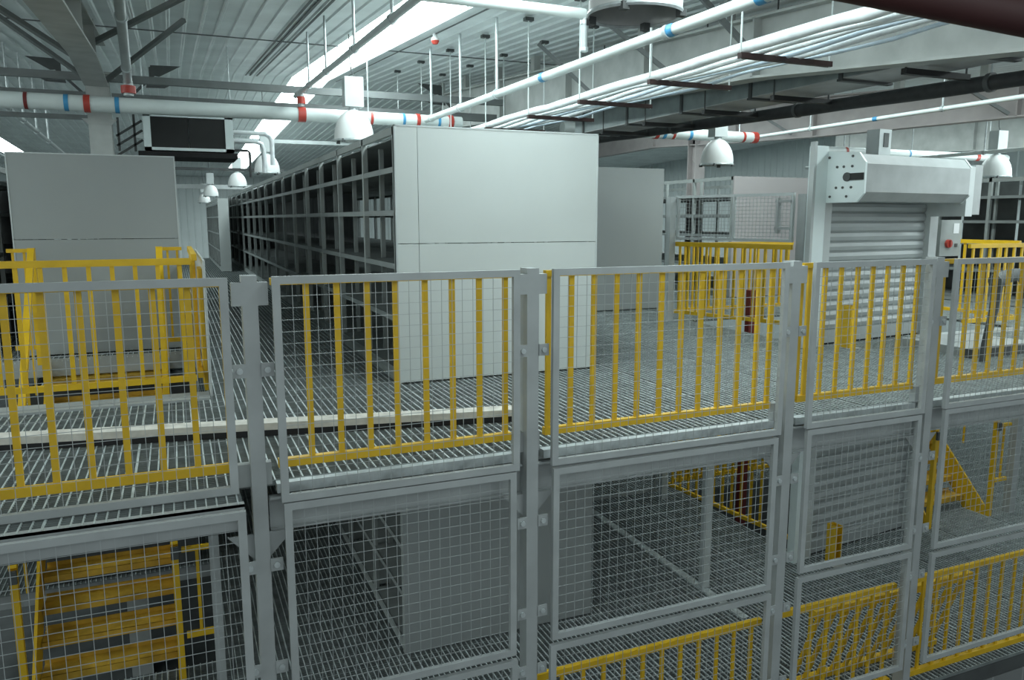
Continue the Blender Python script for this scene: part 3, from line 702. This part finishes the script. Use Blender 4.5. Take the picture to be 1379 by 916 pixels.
# black insulated pipe below the duct
t = Thing('black_pipe', 'long black insulated pipe slanting under the air duct', 'pipe', (6, 3, 2.5))
pts = [(6.0, -1.0+.55*k, 2.428+.0212*(.55*k-1)+.0) for k in range(15)]
mb = MB(); mb.tube(pts, [.062+.004*math.sin(k*2.3) for k in range(15)], 14); t.part('pipe', mb, 'blackpipe')
for y in (.3, 2.4, 4.6):
    mb = MB(); mb.tube([(6.0, y, 2.5), (6.0, y, zr(y)-.04)], .008, 6); t.part('rod', mb, 'galv')
    mb = MB(); mb.tube([(6.0, y-.02, 2.43+.0212*y), (6.0, y+.02, 2.43+.0212*y)], .075, 14); t.part('clamp', mb, 'dark')
# maroon beam close to the viewer
mb = MB(); mb.tube([(.116, -1.484, 2.416), (3.953, -3.28, 1.592)], .055, 20)
single('maroon_beam', mb, 'maroon', 'dark maroon round beam close to the viewer at the top right corner', 'beam')

# ------------------------------------------------------------------ high bay lamps
def lamp(loc, label, cable):
    t = Thing('high_bay_lamp', label, 'lamp', loc, 'high bay lamps')
    L = (0, 0, 0); o = t.o
    a = MB(); a.lathe([(.25, 0), (.251, .06), (.243, .13), (.225, .20), (.195, .265), (.155, .32), (.105, .365), (.06, .385), (.0, .388)], L, 36); s = a.build('shade', 'lamp', o)
    a = MB(); a.lathe([(.25, 0), (.244, .02), (.236, .12), (.21, .2), (.16, .28), (.06, .34), (0, .34)], L, 36); a.build('reflector', 'lamp_in', s)
    a = MB(); a.lathe([(.256, -.012), (.262, 0), (.256, .014), (.248, 0), (.256, -.012)], L, 36); a.build('rim', 'galv', s)
    for k in range(4):
        th = PI/4+k*PI/2; a = MB(); cx, cy = .245*math.cos(th), .245*math.sin(th); a.box(cx-.02, cx+.02, cy-.02, cy+.02, -.03, .01); a.build('clip', 'dark', s)
    a = MB(); a.lathe([(0, .06), (.035, .07), (.045, .13), (.035, .2), (.03, .29)], L, 14); a.build('bulb', 'white', s)
    MB().box(-.12, .12, -.09, .09, .42, .79).build('ballast_box', 'steel_light', o)
    a = MB(); a.tube([(0, 0, .37), (0, 0, .43)], [.07, .05], 12); a.build('neck', 'galv', o)
    a = MB(); a.tube([(.03, 0, .78), (-.01, 0, .86), (-.03, 0, 1.0), (-.03, 0, cable)], .008, 6); a.build('cable', 'dark', o)
    return t
LX = [((2.35, -.30, 2.455), 'largest high bay lamp at the top edge of the photo'),
      ((2.215, 6.25, 2.37), 'white high bay lamp above the near end of the long shelving'),
      ((1.83, 12.9, 2.30), 'second white high bay lamp along the long shelving'),
      ((1.72, 19.5, 2.28), 'third white high bay lamp along the long shelving'),
      ((1.26, 25.5, 2.16), 'fourth far high bay lamp over the narrow shelving'),
      ((1.26, 32.0, 2.06), 'farthest small high bay lamp near the back wall'),
      ((7.87, 6.13, 2.21), 'grey high bay lamp hanging above the mesh cage'),
      ((13.43, 5.51, 2.11), 'warm white high bay lamp at far right above the shelving'),
      ]
for p, lb in LX: lamp(p, lb, zr(p[1])-p[2]-.02)
# ------------------------------------------------------------------ air unit hung above the left shelving
t = Thing('air_unit', 'boxy air handling unit with black grille hung above the left shelving', 'air conditioner', (.3, 8., 2.2))
x0, x1, y0, y1, z0, z1 = -.30, .86, 7.95, 8.8, 2.31, 2.79
c = MB(); c.box(x0, x0+.09, y0, y1, z0, z1).box(x1-.11, x1, y0, y1, z0, z1).box(x0, x1, y0, y1, z1-.03, z1).box(x0, x1, y0, y1, z0, z0+.04).box(x0, x1, y0+.1, y1, z0, z1)
t.part('casing', c, 'shutter_lt')
for a, b in ((x0+.09, .265), (.275, x1-.11)): t.part('grille', MB().box(a, b, y0+.02, y0+.03, z0+.04, z1-.03), 'black')
t.part('drain_tray', MB().box(x0-.08, x1+.04, y0-.05, y1, z0-.09, z0-.02), 'rubber')
for x in (x0+.02, x1-.02):
    mb = MB(); mb.tube([(x, y0+.1, z1), (x, y0+.1, zr(8)-.05)], .01, 6); t.part('rod', mb, 'galv')
for k in range(3):
    mb = MB(); zz = 2.72-.13*k; mb.bar((x0-.35, 8.2, zz-.22), (x0-.02, 8.2, zz), .03); t.part('brace', mb, 'dark')
t.part('brace', MB().bar((x0-.32, 8.2, 2.3), (x0-.32, 8.2, 2.75), .03).bar((x0-.12, 8.2, 2.3), (x0-.12, 8.2, 2.8), .03), 'dark')
for z, xx in ((2.62, 1.42), (2.50, 1.30)):
    mb = MB(); mb.tube([(.86, 8.3, z), (xx-.1, 8.3, z), (xx-.03, 8.3, z-.03), (xx, 8.3, z-.1), (xx, 8.3, z-.45)], .035, 10); t.part('wrapped_pipe', mb, 'foil')
mb = MB(); mb.tube([(.86, 8.2, 2.36), (1.06, 8.2, 2.36), (1.09, 8.2, 2.33), (1.09, 8.2, 1.98)], .02, 8); t.part('drain_pipe', mb, 'dark')
single('cross_beam', MB().bar((-1, 14, 2.42), (2.3, 14, 2.42), .06), 'dark', 'dark thin cross beam below the far lamps', 'beam')
tie('roof_tie', 'far grey roof beam over the narrow shelving', -2, 4.9, 26, 2.5, .12, 'steel')

# white carton-like labels seen through the open shelving
for i, (x, y, z, w, h) in enumerate(((3.3, 2.75, 1.10, .05, .25), (3.3, 3.0, 1.12, .04, .2), (3.3, 3.65, 1.10, .16, .3), (3.3, 4.95, 1.10, .06, .24), (3.3, 5.3, 1.1, .05, .3))):
    single('white_card', MB().box(x, x+.01, y, y+w, z, z+h), 'sticker', ['narrow white card at the near end of the long shelving', 'second narrow white card at the near end of the long shelving', 'widest white card standing in the second bay of the long shelving', 'white card in the third bay of the long shelving', 'farthest white card in the long shelving'][i], 'card', 'white cards in the shelving')

# ------------------------------------------------------------------ light
w = D.worlds.new('world'); bpy.context.scene.world = w; w.use_nodes = True
bg = w.node_tree.nodes['Background']; bg.inputs[0].default_value = (.80, .92, .95, 1); bg.inputs[1].default_value = .36
def area(name, loc, rot, sx, sy, e, col=(.9, 1, 1)):
    l = D.lights.new(name, 'AREA'); l.shape = 'RECTANGLE'; l.size = sx; l.size_y = sy; l.energy = e; l.color = col
    o = D.objects.new(name, l); o.location = loc; o.rotation_euler = rot; COL.objects.link(o); return o
area('fill_front', (1.5, -6.5, 3.2), (R(74), 0, 0), 9, 3, 78)  # unseen area lamp added behind the camera as front fill
area('fill_left', (-11.6, 4, 2.0), (0, R(-98), 0), 2.4, 16, 420)  # fill lamp added off view at left to brighten the ceiling
area('fill_right', (18.6, 1.5, 2.0), (0, R(98), 0), 2.4, 9, 420)  # matching fill lamp added out of view on the right

# ------------------------------------------------------------------ camera
cam = D.cameras.new('camera'); cam.sensor_width = 36; cam.lens = 36*1052/1379.; cam.clip_start = .05; cam.clip_end = 200
co = D.objects.new('camera', cam); co.location = (0, -4.1, 1.37)
co.rotation_euler = (R(90-8.8), 0, R(-23.2)); COL.objects.link(co)
sc = bpy.context.scene; sc.camera = co
sc.view_settings.view_transform = 'Standard'; sc.view_settings.look = 'None'; sc.view_settings.exposure = .14
try: sc.cycles.use_denoising = True
except Exception: pass
